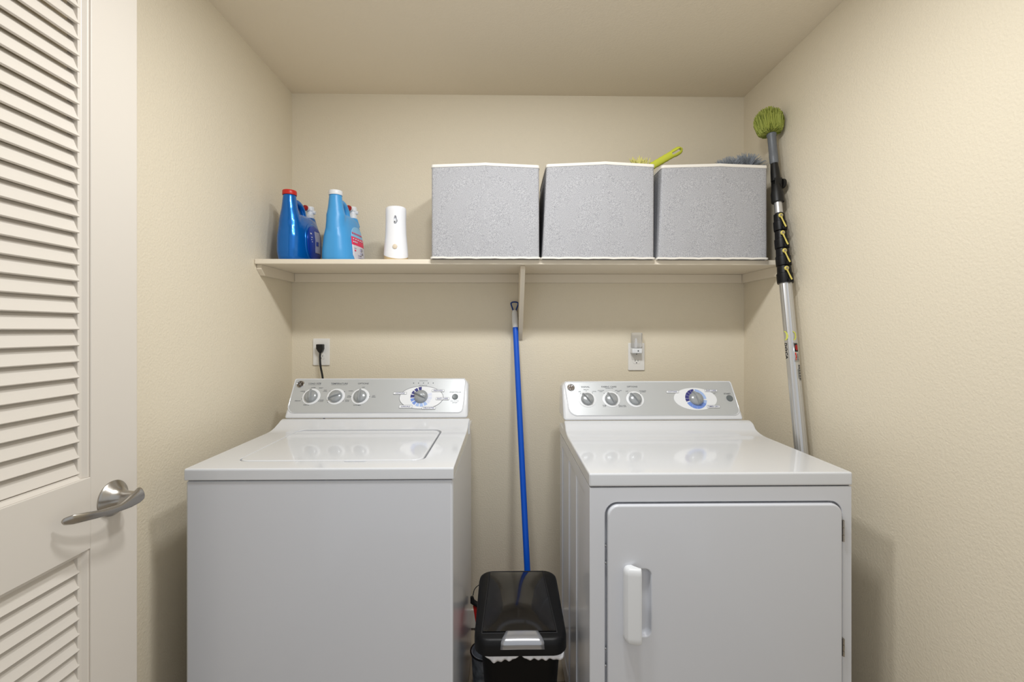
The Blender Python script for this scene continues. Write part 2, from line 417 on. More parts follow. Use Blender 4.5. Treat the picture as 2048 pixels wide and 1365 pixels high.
def tagbox(c, fn, M, s, u, v, w_, h, sz):
    t = obj('cycle_tag', prism(B(), rrect(u-w_/2, u+w_/2, v-h/2, v+h/2, .0022, 3), fn, .001, .0030), WPLAST, c)
    r_ = rrect(u-w_/2, u+w_/2, v-h/2, v+h/2, .0022, 3)
    ol = B(); tube(ol, [fn(a, b, .0030) for a, b in r_+[r_[0]]], .00035, 4); obj('tag_outline', ol, PRINT, t)
    bm = B(); text(bm, s, sz, M @ Matrix.Translation((u, v, .0032)), depth=.0001, stretch=1.0, bold=.0001); obj('tag_text', bm, PRINTB, t, smooth=0)
def segs(c, fn, u, v, r0, r1, lst):
    k = 0
    for a0, a1, m in lst:
        pts = [(u+r1*math.cos(math.radians(a0+(a1-a0)*i/6)), v+r1*math.sin(math.radians(a0+(a1-a0)*i/6))) for i in range(7)] + \
              [(u+r0*math.cos(math.radians(a1-(a1-a0)*i/6)), v+r0*math.sin(math.radians(a1-(a1-a0)*i/6))) for i in range(7)]
        obj('dial_segment', prism(B(), pts, fn, .001, .0022), m, c, smooth=0)

# deck with a rolled front, and the concave rise behind it
def deck(x0, x1, yf, zt, zb, zr):
    prof = [(yf, zb), (yf, zt-.0055), (yf+.0008, zt-.0025), (yf+.0025, zt-.0008), (yf+.0055, zt), (-.44, zt+.0005), (-.42, zt+.0015), (-.402, zt+.004), (-.385, zt+.008), (-.370, zt+.0135), (-.356, zr-.0095), (-.345, zr-.0045), (-.335, zr-.0015), (-.325, zr-.001), (-.318, zr-.006), (-.30, zr-.035), (-.19, zr-.035), (-.19, zb)]
    return prism(B(), prof, YZ, x0, x1)

# ------------------------------------------------------------------ washer
WX0, WX1, WYF, WZ = -.8145, -.1305, -.840, .912
washer = thing('washing_machine', 'white top-loading washing machine with its lid closed, left of the trash can', 'washing machine', ((WX0+WX1)/2, -.5, ZF))
dk = deck(WX0, WX1, WYF, WZ, .8825, .940)
lidp = rrect(-.722, -.224, -.772, -.408, .030, 6)
lidp2 = rrect(-.7245, -.2185, -.7745, -.400, .032, 6)
dk = boolean(dk, prism(B(), lidp2, XY, WZ-.016, WZ+.02))
dk = boolean(dk, prism(B(), rrect(-.432, -.372, -.783, -.765, .006, 3), XY, WZ-.003, WZ+.02))
obj('deck', dk, ENAMEL, washer, bevel=.0035, seg=3)
obj('lid', prism(B(), lidp, XY, WZ-.014, WZ+.0015), ENAMEL, washer, bevel=.004, seg=3)
cb = B(); box(cb, WX0+.002, WX1-.002, WYF+.003, -.19, ZF+.02, .8800)
obj('cabinet', cb, ENAMEL_F, washer, bevel=.006, seg=3)
obj('deck_gasket', box(B(), WX0+.006, WX1-.006, WYF+.008, -.2, .8795, .8830), DARK, washer)
obj('side_hinge_clip', box(B(), WX1-.0002, WX1+.003, -.345, -.335, .885, .938), WPLAST, washer, bevel=.001)
for x in (WX0+.05, WX1-.05):
    for y in (WYF+.06, -.25): obj('foot', lathe(B(), [(.02, 0), (.02, .012), (.008, .014), (.008, .024)], (x, y, ZF), n=16), BLACKP, washer)
con, fn, M = console(washer, -.4725, .9405, 1, None)
fp = [(-.3285, .1555), (-.3230, .1588), (.3150, .1588), (.3200, .1500), (.3175, .0750)] + [(.2975+.0175*math.cos(a)-.0, .0405+.0175*math.sin(a)) for a in [math.radians(-5-85*i/6) for i in range(7)]] + [(-.2990, .0235)] + [(-.3000+.0300*math.cos(a), .0535+.0300*math.sin(a)) for a in [math.radians(-95-80*i/6) for i in range(7)]]
fascia(con, fn, fp[::-1])
badge(con, fn, M, -.3070, .1385)
words(con, M, [('LOAD SIZE', -.2533, .1410, .0085), ('TEMPERATURE', -.1596, .1405, .0085), ('OPTIONS', -.0686, .1405, .0085),
    ('SUPER', -.255, .124, .0052), ('RESET', -.226, .1225, .0052), ('LARGE', -.292, .109, .0052), ('MEDIUM', -.3015, .070, .0052), ('SMALL', -.268, .0535, .0052),
    ('HOT\nCOLD', -.2075, .111, .0048), ('WARM\nCOLD', -.2135, .070, .0048), ('COLD\nCOLD', -.1175, .070, .0048), ('WARM', -.111, .110, .0048),
    ('OFF', -.066, .1245, .0052), ('2ND\nRINSE', -.114, .0870, .0048), ('EXT\nRINSE', -.021, .0870, .0048), ('EXTENDED', -.077, .052, .0048),
    ('START/PAUSE', .2856, .1040, .0062), ('PULL TO START', .2862, .0680, .0040), ('STOP', .2862, .0605, .0068),
    ('CYCLE STATUS', .160, .1520, .0040), ('MACHINE CYCLE', .160, .1325, .0035)])
for u0, u1 in ((-.277, -.230), (-.190, -.130)): obj('printed_underline', prism(B(), rrect(u0, u1, .1345, .1350, .0002, 1), fn, .001, .0015), PRINT, con, smooth=0)
knob(con, fn, -.2546, .0870, .0245, 97, (150, 195, 265, 330), name='load_size_knob')
knob(con, fn, -.1627, .0870, .0245, 205, (140, 222, 330, 35), name='temperature_knob')
knob(con, fn, -.0713, .0870, .0245, 92, (180, 268, 0), name='options_knob')
ov = obj('dial_face', prism(B(), ell(.1585, .0825, .0820, .0460, 64), fn, .0005, .0018), WPLAST, con)
eo = B(); tube(eo, [fn(a, b, .0018) for a, b in ell(.1585, .0825, .0824, .0464, 72)+[ell(.1585, .0825, .0824, .0464, 72)[0]]], .0007, 5); obj('dial_outline', eo, PRINT, con)
segs(con, fn, .1579, .0858, .0265, .0405, [(92+a*25, 92+a*25+19, m) for a, m in enumerate([NAVY, NAVY, NAVY, NAVY, MIDB, MIDB, LTB, LTB, LTB, PALE, PALE, PALE, PALE])][:9] + [(-43, -24, PALE), (-18, 1, PALE), (7, 24, PALE)])
knob(con, fn, .1579, .0858, .0255, 155, big=True, name='cycle_knob')
words(con, M, [('HEAVY', .139, .1205, .0045), ('REGULAR', .118, .115, .0045), ('LIGHT', .110, .1035, .0045), ('PERM PRESS', .097, .0865, .0045), ('LIGHT', .104, .069, .0045), ('REGULAR', .113, .0585, .0045), ('HEAVY', .131, .052, .0045), ('LIGHT', .153, .0495, .0045), ('REGULAR', .177, .0525, .0045), ('SOAK', .193, .0585, .0045), ('HEAVY', .2065, .070, .0045), ('LIGHT', .2095, .0865, .0045), ('AUTO\nSOAK', .162, .1215, .0045), ('QUICK\nSOAK', .180, .1205, .0045)], 'dial_word', PRINT)
tagbox(con, fn, M, 'COTTONS', .0770, .0995, .0500, .0090, .0072); tagbox(con, fn, M, 'CASUALS', .1040, .0455, .0480, .0120, .0082)
tagbox(con, fn, M, 'DELICATES', .1905, .0395, .0500, .0100, .0082); tagbox(con, fn, M, 'EASY CARE', .2390, .0770, .0500, .0105, .0082); tagbox(con, fn, M, 'PREWASH', .2200, .1100, .0470, .0095, .0076)
for i in range(5):
    obj('status_light', lathe(B(), [(.0022, 0), (.0018, .001)], fn(.1235+.0187*i, .1425, .001), NN, 12), BTN, con)
obj('start_button', lathe(B(), [(.0112, 0), (.0112, .002), (.0095, .0035), (.003, .003)], fn(.2857, .0850, .001), NN, 28), BTN, con, label='round grey start and pause button')

# ------------------------------------------------------------------ dryer
DX0, DX1, DYF, DZ = .2205, .9150, -.830, .892
dryer = thing('clothes_dryer', 'white front-loading clothes dryer with a closed front door, right of the trash can', 'dryer', ((DX0+DX1)/2, -.5, ZF))
obj('deck', deck(DX0, DX1, DYF, DZ, .8570, .930), ENAMEL, dryer, bevel=.006, seg=4)
cab = box(B(), DX0+.0015, DX1-.0015, DYF+.002, -.20, ZF+.02, .8545)
d0, d1, dz0, dz1 = .268, .884, .130, .811
cab = boolean(cab, prism(B(), rrect(d0-.006, d1+.004, dz0-.005, dz1+.005, .033, 8), XZ, DYF-.05, DYF+.016))
for a, b in ((-.752, -.600), (-.585, -.440), (-.425, -.26)):
    for xs in (DX0, DX1): cab = boolean(cab, box(B(), xs-.002, xs+.005 if xs < .5 else xs+.02, a, b, .05, .815) if xs < .5 else box(B(), xs-.005, xs+.02, a, b, .05, .815))
obj('cabinet', cab, ENAMEL_F, dryer, bevel=.0022, seg=2)
obj('deck_gasket', box(B(), DX0+.005, DX1-.005, DYF+.008, -.2, .8542, .8574), DARK, dryer)
dr = B(); rings = []
for ins, y in ((0, DYF+.012), (0, DYF-.0005), (.0005, DYF-.0028), (.0018, DYF-.0046), (.0034, DYF-.0056), (.0055, DYF-.006)):
    rings.append([(x, y, z) for x, z in rrect(d0+ins, d1-ins, dz0+ins, dz1-ins, .029-ins, 8)])
for ins, y in ((-.003, DYF-.006), (-.0008, DYF-.0052), (.0006, DYF-.0035), (.0022, DYF+.004), (.006, DYF+.0075), (.012, DYF+.0085)):
    rings.append([(x, y, z) for x, z in rrect(.332+ins, .381-ins, .470+ins, .645-ins, .0165-ins, 8)])
loft(dr, rings)
ddoor = obj('door', dr, ENAMEL_F, dryer, smooth=50); wn = ddoor.modifiers.new('weighted', 'WEIGHTED_NORMAL'); wn.weight = 100; wn.keep_sharp = True
hb = B(); rings = []
for z, ins in ((.4615, .013), (.4630, .008), (.4665, .004), (.472, .001), (.480, 0), (.638, 0), (.646, .001), (.6515, .004), (.6545, .008), (.6565, .014)):
    x0, x1 = .3075+ins*.8, .3485
    prof = [(x0, DYF-.006), (x0+.001, DYF-.019+ins*.3), (x0+.007, DYF-.028+ins*.5), (x1-.006, DYF-.033+ins*.5), (x1, DYF-.031+ins*.5), (x1, DYF-.024), (x1-.004, DYF-.022), (x1-.02, DYF-.006)]
    rings.append([(a, b, z) for a, b in prof])
loft(hb, rings); obj('handle', hb, WPLAST, ddoor, bevel=.001, smooth=40)
for z0, z1 in ((.711, .768), (.411, .458)):
    h = B(); box(h, .8845, .8885, DYF-.004, DYF+.010, z0, z1)
    for i in range(3): tube(h, [(.8866, DYF-.005, z0+(z1-z0)*i/3+.001), (.8866, DYF-.005, z0+(z1-z0)*(i+1)/3-.001)], .0024, 10)
    obj('hinge', h, NICKEL, dryer)
for z in (.700, .655, .430, .385):
    obj('door_stop', lathe(B(), [(.0035, 0), (.0035, .004), (.001, .006)], (.2650, DYF+.012, z), (0, -1, 0), 12), CHROME, dryer)
for x in (DX0+.05, DX1-.05):
    for y in (DYF+.06, -.26): obj('foot', lathe(B(), [(.02, 0), (.02, .012), (.008, .014), (.008, .024)], (x, y, ZF), n=16), BLACKP, dryer)
con, fn, M = console(dryer, .556, .9305, 1, None)
fp = [(-.3210, .1480), (-.3170, .1550), (.3190, .1560), (.3240, .1490), (.3275, .0560)] + [(.3000+.0275*math.cos(a), .0475+.0275*math.sin(a)) for a in [math.radians(-5-85*i/6) for i in range(7)]] + [(-.2750, .0200)] + [(-.2800+.0340*math.cos(a), .0540+.0340*math.sin(a)) for a in [math.radians(-95-80*i/6) for i in range(7)]]
fascia(con, fn, fp[::-1])
badge(con, fn, M, -.3000, .1335)
words(con, M, [('SIGNAL', -.2438, .1355, .0085), ('FABRIC CARE', -.1529, .1360, .0085), ('TEMPERATURE', -.1529, .1295, .0040), ('OPTIONS', -.0628, .1360, .0085),
    ('OFF', -.2680, .1155, .0050), ('MEDIUM', -.2425, .1240, .0045), ('LOUD', -.2120, .1165, .0050), ('COTTONS\nHIGH', -.1855, .1180, .0045), ('EASY CARE\nMED', -.1185, .1180, .0045), ('KNITS\nLOW', -.1790, .0570, .0045), ('DELICATES\nEXTRA LOW', -.1110, .0560, .0045), ('OFF', -.0860, .1170, .0050), ('EXTENDED\nTUMBLE', -.0240, .1160, .0045),
    ('START', .3000, .1055, .0078), ('HEAVY', .2480, .1060, .0040)])
knob(con, fn, -.2412, .0840, .0245, 130, (133, 92, 50), name='signal_knob')
knob(con, fn, -.1500, .0840, .0245, 118, (135, 45, 225, 318), name='fabric_care_knob')
knob(con, fn, -.0590, .0840, .0245, 128, (133, 45), name='options_knob')
obj('dial_face', prism(B(), ell(.1720, .0850, .0820, .0455, 64), fn, .0005, .0018), WPLAST, con)
segs(con, fn, .1740, .0845, .0265, .0405, [(92, 112, NAVY), (113.5, 133, NAVY), (134.5, 154, NAVY), (155.5, 176, NAVY), (177.5, 196, NAVY)] + [(203, 235, MIDB), (236, 265, MIDB), (266, 300, MIDB), (301, 330, MIDB), (331, 352, LTB)] + [(0, 27, LTB), (28, 55, LTB), (56, 86, LTB)])
knob(con, fn, .1745, .0845, .0265, 108, big=True, name='cycle_knob')
words(con, M, [('VERY DRY', .146, .1180, .0042), ('MORE DRY', .140, .1120, .0042), ('DRY', .128, .1060, .0042), ('LESS DRY', .1245, .0940, .0042), ('OFF', .126, .0775, .0045), ('WRINKLE CARE', .132, .0650, .0042), ('10', .153, .0555, .0050), ('20', .163, .0520, .0050), ('30', .174, .0505, .0050), ('40', .185, .0510, .0050), ('50', .196, .0535, .0050), ('60', .203, .0600, .0045), ('MORE DRY', .190, .1220, .0040), ('DRY', .202, .1175, .0040), ('LESS DRY', .216, .1060, .0040), ('OFF', .220, .0850, .0045), ('80 MIN', .218, .0670, .0045)], 'dial_word', PRINT)
tagbox(con, fn, M, 'COTTONS', .0895, .1140, .0470, .0095, .0072); tagbox(con, fn, M, 'EASY CARE', .2400, .1185, .0480, .0095, .0078); tagbox(con, fn, M, 'TIMED DRY', .2330, .0530, .0480, .0105, .0082)
obj('start_button', lathe(B(), [(.0125, 0), (.0125, .002), (.011, .0035), (.003, .003)], fn(.3043, .0870, .001), NN, 28), BTN, con, label='round grey start button')

# ------------------------------------------------------------------ plug and night light
pg = thing('power_plug', 'black power plug in the left outlet, its cord running down behind the washer', 'plug', (-.800, -.008, 1.19))
b_ = prism(B(), [(-.816, 1.204), (-.786, 1.204), (-.786, 1.184), (-.792, 1.170), (-.799, 1.165), (-.806, 1.170), (-.815, 1.184)], XZ, -.0076, -.030)
obj('plug_body', b_, CORDM, pg, bevel=.003)
cd = B(); tube(cd, spline([(-.799, -.022, 1.176), (-.799, -.026, 1.15), (-.795, -.03, 1.11), (-.783, -.035, 1.05), (-.775, -.05, .95), (-.76, -.06, .75), (-.74, -.08, .6), (-.72, -.15, .5), (-.71, -.185, .45)]), .0042, 10)
obj('cord', cd, CORDM, pg)
nl = thing('night_light', 'small clear plastic night light plugged into the right outlet', 'night light', (.577, -.008, 1.17))
b_ = box(B(), .555, .600, -.043, -.0076, 1.163, 1.186)
obj('base', b_, WPLAST, nl, bevel=.005, seg=3)
obj('sensor', lathe(B(), [(.0035, 0), (.002, .0008)], (.581, -.043, 1.175), (0, -1, 0), 14), BTN, nl)
b_ = prism(B(), rrect(.555, .601, -.043, -.012, .009, 5), XY, 1.1865, 1.255)
obj('lens', b_, CLEAR, nl, bevel=.005, seg=3)
obj('bulb', lathe(B(), [(.006, 0), (.007, .02), (.004, .04), (.001, .044)], (.575, -.027, 1.187), n=16), FRESH, nl)

# ------------------------------------------------------------------ mop handle
bp = thing('mop', 'blue-handled mop or broom leaning on the back wall between the machines', 'mop', (.10, -.40, ZF))
A0, A1 = Vector((.0465, -.0300, 1.292)), Vector((.1030, -.372, ZF+.02))
dv = (A1-A0).normalized()
obj('handle_pole', tube(B(), [A0-dv*.02, A1], .0118, 18), BLUEPOLE, bp)
g = B(); tube(g, [A0-dv*(.062), A0-dv*.05, A0-dv*.02, A0+dv*.012, A0+dv*.016], [.0085, .0125, .0135, .0122, .0118], 18); obj('end_grip', g, WPLAST, bp, label='white end cap of the blue pole')
g = B(); t0 = A0-dv*.055
lp = [t0+Vector((a, 0, b)) for a, b in ((0, -.014), (-.008, .012), (-.0155, .036), (-.008, .043), (.008, .043), (.0155, .036), (.008, .012), (0, -.014))]
tube(g, spline(lp, 4), .0032, 8); obj('hanging_loop', g, NAVYLOOP, bp, label='dark blue teardrop hanging loop')
g = B(); rings = []
for z, a, b in ((ZF+.09, .018, .014), (ZF+.06, .045, .018), (ZF+.02, .07, .02), (ZF, .075, .022)): rings.append([(.103+a*math.cos(t), -.376+b*math.sin(t), z) for t in [2*PI*k/20 for k in range(20)]])
loft(g, rings); obj('mop_head', g, GREYF, bp)

# ------------------------------------------------------------------ trash can
can = thing('trash_can', 'black plastic trash can with a silver latch between washer and dryer', 'trash can', (.045, -.58, ZF))
def canring(x0, x1, y0, y1, r, zf, zb, n=6):
    return [(x, y, zf+(zb-zf)*(y-y0)/(y1-y0)) for x, y in rrect(x0, x1, y0, y1, r, n)]
g = B(); loft(g, [canring(-.040, .130, -.690, -.470, .030, ZF, ZF), canring(-.055, .150, -.715, -.440, .034, .20, .20), canring(-.069, .162, -.726, -.430, .036, .365, .385)])
obj('bin_body', g, BLACKM, can)
g = B(); loft(g, [canring(-.080, .172, -.738, -.424, .040, .353, .383), canring(-.086, .178, -.744, -.420, .042, .357, .387), canring(-.086, .178, -.744, -.420, .042, .385, .414), canring(-.083, .175, -.741, -.423, .040, .396, .424), canring(-.074, .166, -.732, -.431, .034, .401, .429)])
ld = obj('lid_rim', g, BLACKP, can, smooth=50)
# domed flap with a seam around it
fw0, fw1, bw0, bw1 = -.0620, .1470, -.0480, .1300
yf_, yb_ = -.712, -.445
g = B(); N = 20; grid = []
for j in range(N+1):
    t = j/N; y = yf_+(yb_-yf_)*t; xa = fw0+(bw0-fw0)*t; xb = fw1+(bw1-fw1)*t; row = []
    zbase = .404+(.431-.404)*t
    for i in range(N+1):
        s = i/N; dome = .021*(1-abs(2*s-1)**2.6)*(1-abs(2*t-1)**2.4)
        row.append(g.verts.new((xa+(xb-xa)*s, y, zbase+.002+dome)))
    grid.append(row)
for j in range(N):
    for i in range(N): g.faces.new((grid[j][i], grid[j][i+1], grid[j+1][i+1], grid[j+1][i]))
bd = [grid[0][i] for i in range(N+1)]+[grid[j][N] for j in range(1, N+1)]+[grid[N][i] for i in range(N-1, -1, -1)]+[grid[j][0] for j in range(N-1, 0, -1)]
low = [g.verts.new((v.co.x, v.co.y, v.co.z-.006)) for v in bd]
for i in range(len(bd)): g.faces.new((bd[i], low[i], low[(i+1) % len(bd)], bd[(i+1) % len(bd)]))
obj('lid_flap', g, BLACKG, can, smooth=45)
g = B(); sm = [(fw0-.003, yf_-.003), (fw1+.003, yf_-.003), (bw1+.003, yb_+.003), (bw0-.003, yb_+.003)]
tube(g, [(x, y, .4025+(.4315-.4025)*(y-yf_)/(yb_-yf_)) for x, y in sm+[sm[0]]], .0018, 6); obj('lid_seam', g, DARK, can)
g = B(); rings = []
for y, z, hw_ in ((-.711, .4080, .044), (-.716, .4088, .046), (-.740, .4060, .056), (-.7495, .4000, .060), (-.7515, .3930, .0605), (-.7485, .3905, .0605), (-.7490, .3790, .0615), (-.7440, .3790, .0615)):
    rings.append([(.050+hw_*s, y+(.001*abs(s)**3), z-(.0012*abs(s)**2)) for s in (-1, -.8, -.5, -.2, .2, .5, .8, 1)])
loft(g, rings, False, False, closed=False)
lt = obj('latch', g, mat('latch_silver', (176, 178, 184), .25, metal=.7), can, smooth=60, label='silver push latch')
sol = lt.modifiers.new('s', 'SOLIDIFY'); sol.thickness = .006; sol.offset = -1
# bin liner peeking out below the lid
g = B(); n = 90; per = []
path = [(-.0660, -.728), (.060, -.7345), (.166, -.730), (.170, -.715)]
def along(t):
    L = [math.dist(a, b) for a, b in zip(path, path[1:])]; s = t*sum(L)
    for (a, b), l in zip(zip(path, path[1:]), L):
        if s <= l: return a[0]+(b[0]-a[0])*s/l, a[1]+(b[1]-a[1])*s/l
        s -= l
    return path[-1]
rows = [[], [], [], []]
for i in range(n+1):
    t = i/n; x, y = along(t)
    drop = .006+.026*max(0, math.sin(t*PI*2.1+.05))**1.3*(.85+.2*math.sin(t*17))+.019*max(0, math.sin((t-.46)*PI*1.75))**.6*(.85+.15*math.sin(t*14+1))+.001*math.sin(t*61)
    drop = max(.002, drop)
    yy = math.sin(t*75)*.0022+math.sin(t*33)*.002
    for k in range(4): rows[k].append(g.verts.new((x, y-.001+yy*k/3-.003*math.sin(k), .359-drop*k/3+(.01 if k == 0 else 0))))
for a, b in zip(rows, rows[1:]):
    for i in range(n): g.faces.new((a[i], a[i+1], b[i+1], b[i]))
bl = obj('bin_liner', g, BAGM, can, smooth=60, label='crumpled white bin liner edge under the lid'); s_ = bl.modifiers.new('s', 'SOLIDIFY'); s_.thickness = .0012

# things in the gap behind the can
t = thing('dustpan', 'red plastic dustpan with a black edge, mostly hidden behind the trash can', 'dustpan', (-.03, -.28, ZF))
g = B(); loft(g, [[(-.075, -.300, ZF), (.075, -.300, ZF), (.075, -.288, ZF), (-.075, -.288, ZF)], [(-.118, -.310, .235), (.06, -.310, .235), (.06, -.300, .235), (-.118, -.300, .235)]])
obj('pan', g, REDPAN, t, bevel=.002)
g = B(); tube(g, [(-.122, -.306, .268), (-.120, -.306, .250), (-.098, -.306, .236), (.06, -.306, .240)], [.006, .010, .010, .008], 10); obj('edge_grip', g, CORDM, t)
g = B(); tube(g, spline([(-.118, -.306, .272), (-.112, -.300, .292), (-.095, -.296, .306), (-.07, -.294, .308)]), .0016, 6); obj('wire_hoop', g, CORDM, t)
t = thing('metal_pail', 'small grey mottled metal pail on the floor behind the trash can, beside the washer', 'pail', (-.066, -.36, ZF))
obj('pail_body', lathe(B(), [(.044, 0), (.053, .160), (.055, .164), (.050, .166), (.048, .160), (.042, .02)], (-.066, -.38, ZF), n=28), GALV, t)
obj('pail_rim', tube(B(), [(-.066+.0545*math.cos(a), -.38+.0545*math.sin(a), ZF+.164) for a in [2*PI*k/28 for k in range(29)]], .003, 8, cap=False), BLACKP, t)
tag(obj('drain_hose', tube(B(), spline([(-.105, -.175, .06), (-.085, -.14, .02), (-.02, -.10, ZF+.020), (.08, -.08, ZF+.018), (.18, -.10, ZF+.018)]), .0165, 14), BLACKP, loc=(0, -.1, ZF)), 'black drain hose lying on the floor along the back wall', 'hose')

# ------------------------------------------------------------------ detergent jugs
def sup(t, p): return max(0, 1-abs(t)**p)**(1/p)
def interp(tab, z):
    if z <= tab[0][0]: return tab[0][1:]
    for a, b in zip(tab, tab[1:]):
        if z <= b[0]:
            f = (z-a[0])/(b[0]-a[0]); f = f*f*(3-2*f) if False else f
            return tuple(x+(y-x)*f for x, y in zip(a[1:], b[1:]))
    return tab[-1][1:]
def jug(name, label, xc, yf, hwtab, m, capm, body_bulge=0, kind='a'):
    z0 = SZ; root = thing(name, label, 'detergent bottle', (xc, yf+.10, z0), None)
    # body: (z, half width, front, back)
    bodyt = [(z, hwv, f, b) for z, hwv, f, b in hwtab]
    g = B(); rings = []; n = 40
    for k in range(29):
        z = bodyt[0][0]+(bodyt[-1][0]-bodyt[0][0])*k/28
        hw_, f, b = interp(bodyt, z); c = (f+b)/2; h = (b-f)/2
        rings.append([(xc+math.copysign(abs(math.cos(t))**.72, math.cos(t))*hw_, yf+c+math.copysign(abs(math.sin(t))**.72, math.sin(t))*h, z0+z) for t in [2*PI*i/n for i in range(n)]])
    loft(g, rings)
    # neck
    hn = interp(bodyt, .15)[0]; rings = []
    for z, a, b, c in ((.10, hn*.98, .040, .045), (.16, hn*.86, .037, .044), (.185, .036, .033, .043), (.21, .0300, .029, .042), (.24, .0255, .0255, .040), (.262, .0235, .0235, .040), (.2665, .0225, .0225, .040)):
        rings.append([(xc+a*math.cos(t), yf+c+b*math.sin(t), z0+z) for t in [2*PI*i/32 for i in range(32)]])
    loft(g, rings)
    hz = spline([(xc, yf+.055, z0+.236), (xc, yf+.076, z0+.247), (xc, yf+.100, z0+.243), (xc, yf+.120, z0+.225), (xc, yf+.130, z0+.195), (xc, yf+.133, z0+.17)], 6)
    tube(g, hz, .0125, 14)
    tube(g, [(xc, yf+.174, z0+.17), (xc, yf+.174, z0+.205)], [.03, .020], 20)
    g = remeshed(g, .0030, 4)
    body = obj('bottle', g, m, root, smooth=180)
    cp = B(); lathe(cp, [(.0252, 0), (.0258, .002), (.0258, .015), (.0243, .018), (.01, .0185)], (xc, yf+.040, z0+.2650), n=36)
    obj('cap', cp, capm, root, label='red screw cap' if kind == 'a' else 'white screw cap')
    sp = B(); ys = yf+.176
    lathe(sp, [(.0175, 0), (.0175, .012), (.014, .015), (.014, .030), (.0165, .032), (.0165, .048), (.013, .052)], (xc, ys, z0+.205), n=28)
    tube(sp, [(xc, ys, z0+.244), (xc-.002, ys-.026, z0+.244)], .0115, 18)
    tube(sp, [(xc, ys, z0+.234), (xc+.022, ys+.004, z0+.231)], .008, 14)
    s = obj('spout', sp, WPLAST, root, bevel=.001)
    rb = B(); lathe(rb, [(.0110, 0), (.0122, .002), (.0116, .008), (.007, .0095)], (xc-.002, ys-.026, z0+.244), (-.05, -1, 0), 24)
    obj('push_button', rb, REDK, s, label='dark red round tap button')
    def side(t, z, off):                         # a point on the side that faces the room
        hw_, f, b = interp(bodyt, z); c = (f+b)/2; h = (b-f)/2
        s_ = max(-1, min(1, (yf+0-0)*0+(t-c)/h)); a = math.asin(math.copysign(abs(s_)**(1/.72), s_))
        return Vector((xc+abs(math.cos(a))**.72*hw_+off, yf+t, z0+z))
    def patch(name, poly, mm, par, off=.0012, lab=None, nu=14):
        # poly: function v in 0..1 -> (z, ta, tb)
        g = B(); rows = []
        for j in range(25):
            z, ta, tb = poly(j/24); rows.append([g.verts.new(side(ta+(tb-ta)*i/nu, z, off)) for i in range(nu+1)])
        for a, b in zip(rows, rows[1:]):
            for i in range(nu): g.faces.new((a[i], a[i+1], b[i+1], b[i]))
        o = obj(name, g, mm, par, smooth=60, label=lab); sd = o.modifiers.new('s', 'SOLIDIFY'); sd.thickness = .0005 if name == 'label_marks' else .0012; sd.offset = 1
        return o
    return root, body, side, patch
TA = [(0, .045, .012, .192), (.010, .051, .006, .200), (.04, .055, .002, .206), (.10, .055, .003, .207), (.14, .050, .008, .204), (.165, .043, .013, .199), (.185, .034, .018, .192), (.198, .022, .028, .180)]
jr, body, side, patch = jug('detergent_jug', 'metallic dark blue detergent jug with a red cap at the left end of the shelf', -.826, -.285, TA, JUGA, REDC, kind='a')
def oval(z0, z1, t0, t1, p=2.4):
    def f(v):
        s = 2*v-1; k = sup(s*.999, p); c = (t0+t1)/2; h = (t1-t0)/2; return (z0+(z1-z0)*v, c-h*k, c+h*k)
    return f
patch('embossed_ring', oval(.006, .168, .058, .192), JUGA, body, .0010)
lb = patch('label', oval(.012, .158, .068, .186), JUGAD, body, .0030, 'deep blue oval label')
patch('silver_strip', lambda v: (.045+.09*v, .118, .160), LABSIL, lb, .0048)
patch('label_marks', lambda v: (.075+.018*v, .124, .140), JUGAD, lb, .0062, nu=4)
def bits(patch, lb, lst, mm, off):
    for z, t, dz, dt in lst: patch('label_marks', (lambda z, t, dz, dt: lambda v: (z+dz*v, t, t+dt))(z, t, dz, dt), mm, lb, off, nu=2)
bits(patch, lb, [(.118, .088, .006, .010), (.104, .092, .004, .008), (.094, .090, .003, .006), (.086, .094, .003, .006)], LABW, .0045)
jr.rotation_euler.z = -math.radians(9); jr.location = (-.817, -.187, SZ); jr.scale = (1, 1, .955)
TBb = [(0, .059, .006, .196), (.010, .0610, .002, .202), (.04, .060, .001, .205), (.10, .0535, .004, .203), (.14, .0440, .010, .197), (.165, .0385, .015, .192), (.185, .031, .020, .186), (.198, .020, .030, .176)]
jr, body, side, patch = jug('detergent_jug', 'light sky blue detergent jug with a white cap, left of the air freshener', -.652, -.285, TBb, JUGB, WPLAST, kind='b')
def labB(a, b):
    def f(v):
        q = a+(b-a)*v                      # 0 bottom .. 1 top
        z = .012+.142*q; k = sup(max(0, (q-.55)/.45)*.999, 2.2); lo = max(0, .12-q)/.12
        return (z, .128-.066*k+lo*.012, .128+.064*k-lo*.008)
    return f
lb = patch('label', labB(0, .42), LABW, body, .0015, 'white and red product label')
patch('red_band', labB(.42, .66), LABR, lb, .0015); patch('blue_band', labB(.66, 1), LABLB, lb, .0015)
bits(patch, lb, [(.118, .072+.013*i, .007, .007) for i in range(7)], LABR, .0030)
bits(patch, lb, [(.094, .070+.018*i, .005, .010) for i in range(5)]+[(.082, .070+.012*i, .006, .008) for i in range(3)], LABW, .0030)
bits(patch, lb, [(.058, .072, .002, .016), (.030, .098, .004, .03), (.022, .10, .003, .05), (.052, .12, .012, .02), (.038, .12, .009, .024)], LABSIL, .0030)
bits(patch, lb, [(.046, .074, .006, .010)], LABR, .0030)

jr.rotation_euler.z = -math.radians(9); jr.location = (-.641, -.187, SZ); jr.scale = (1, 1, .955)
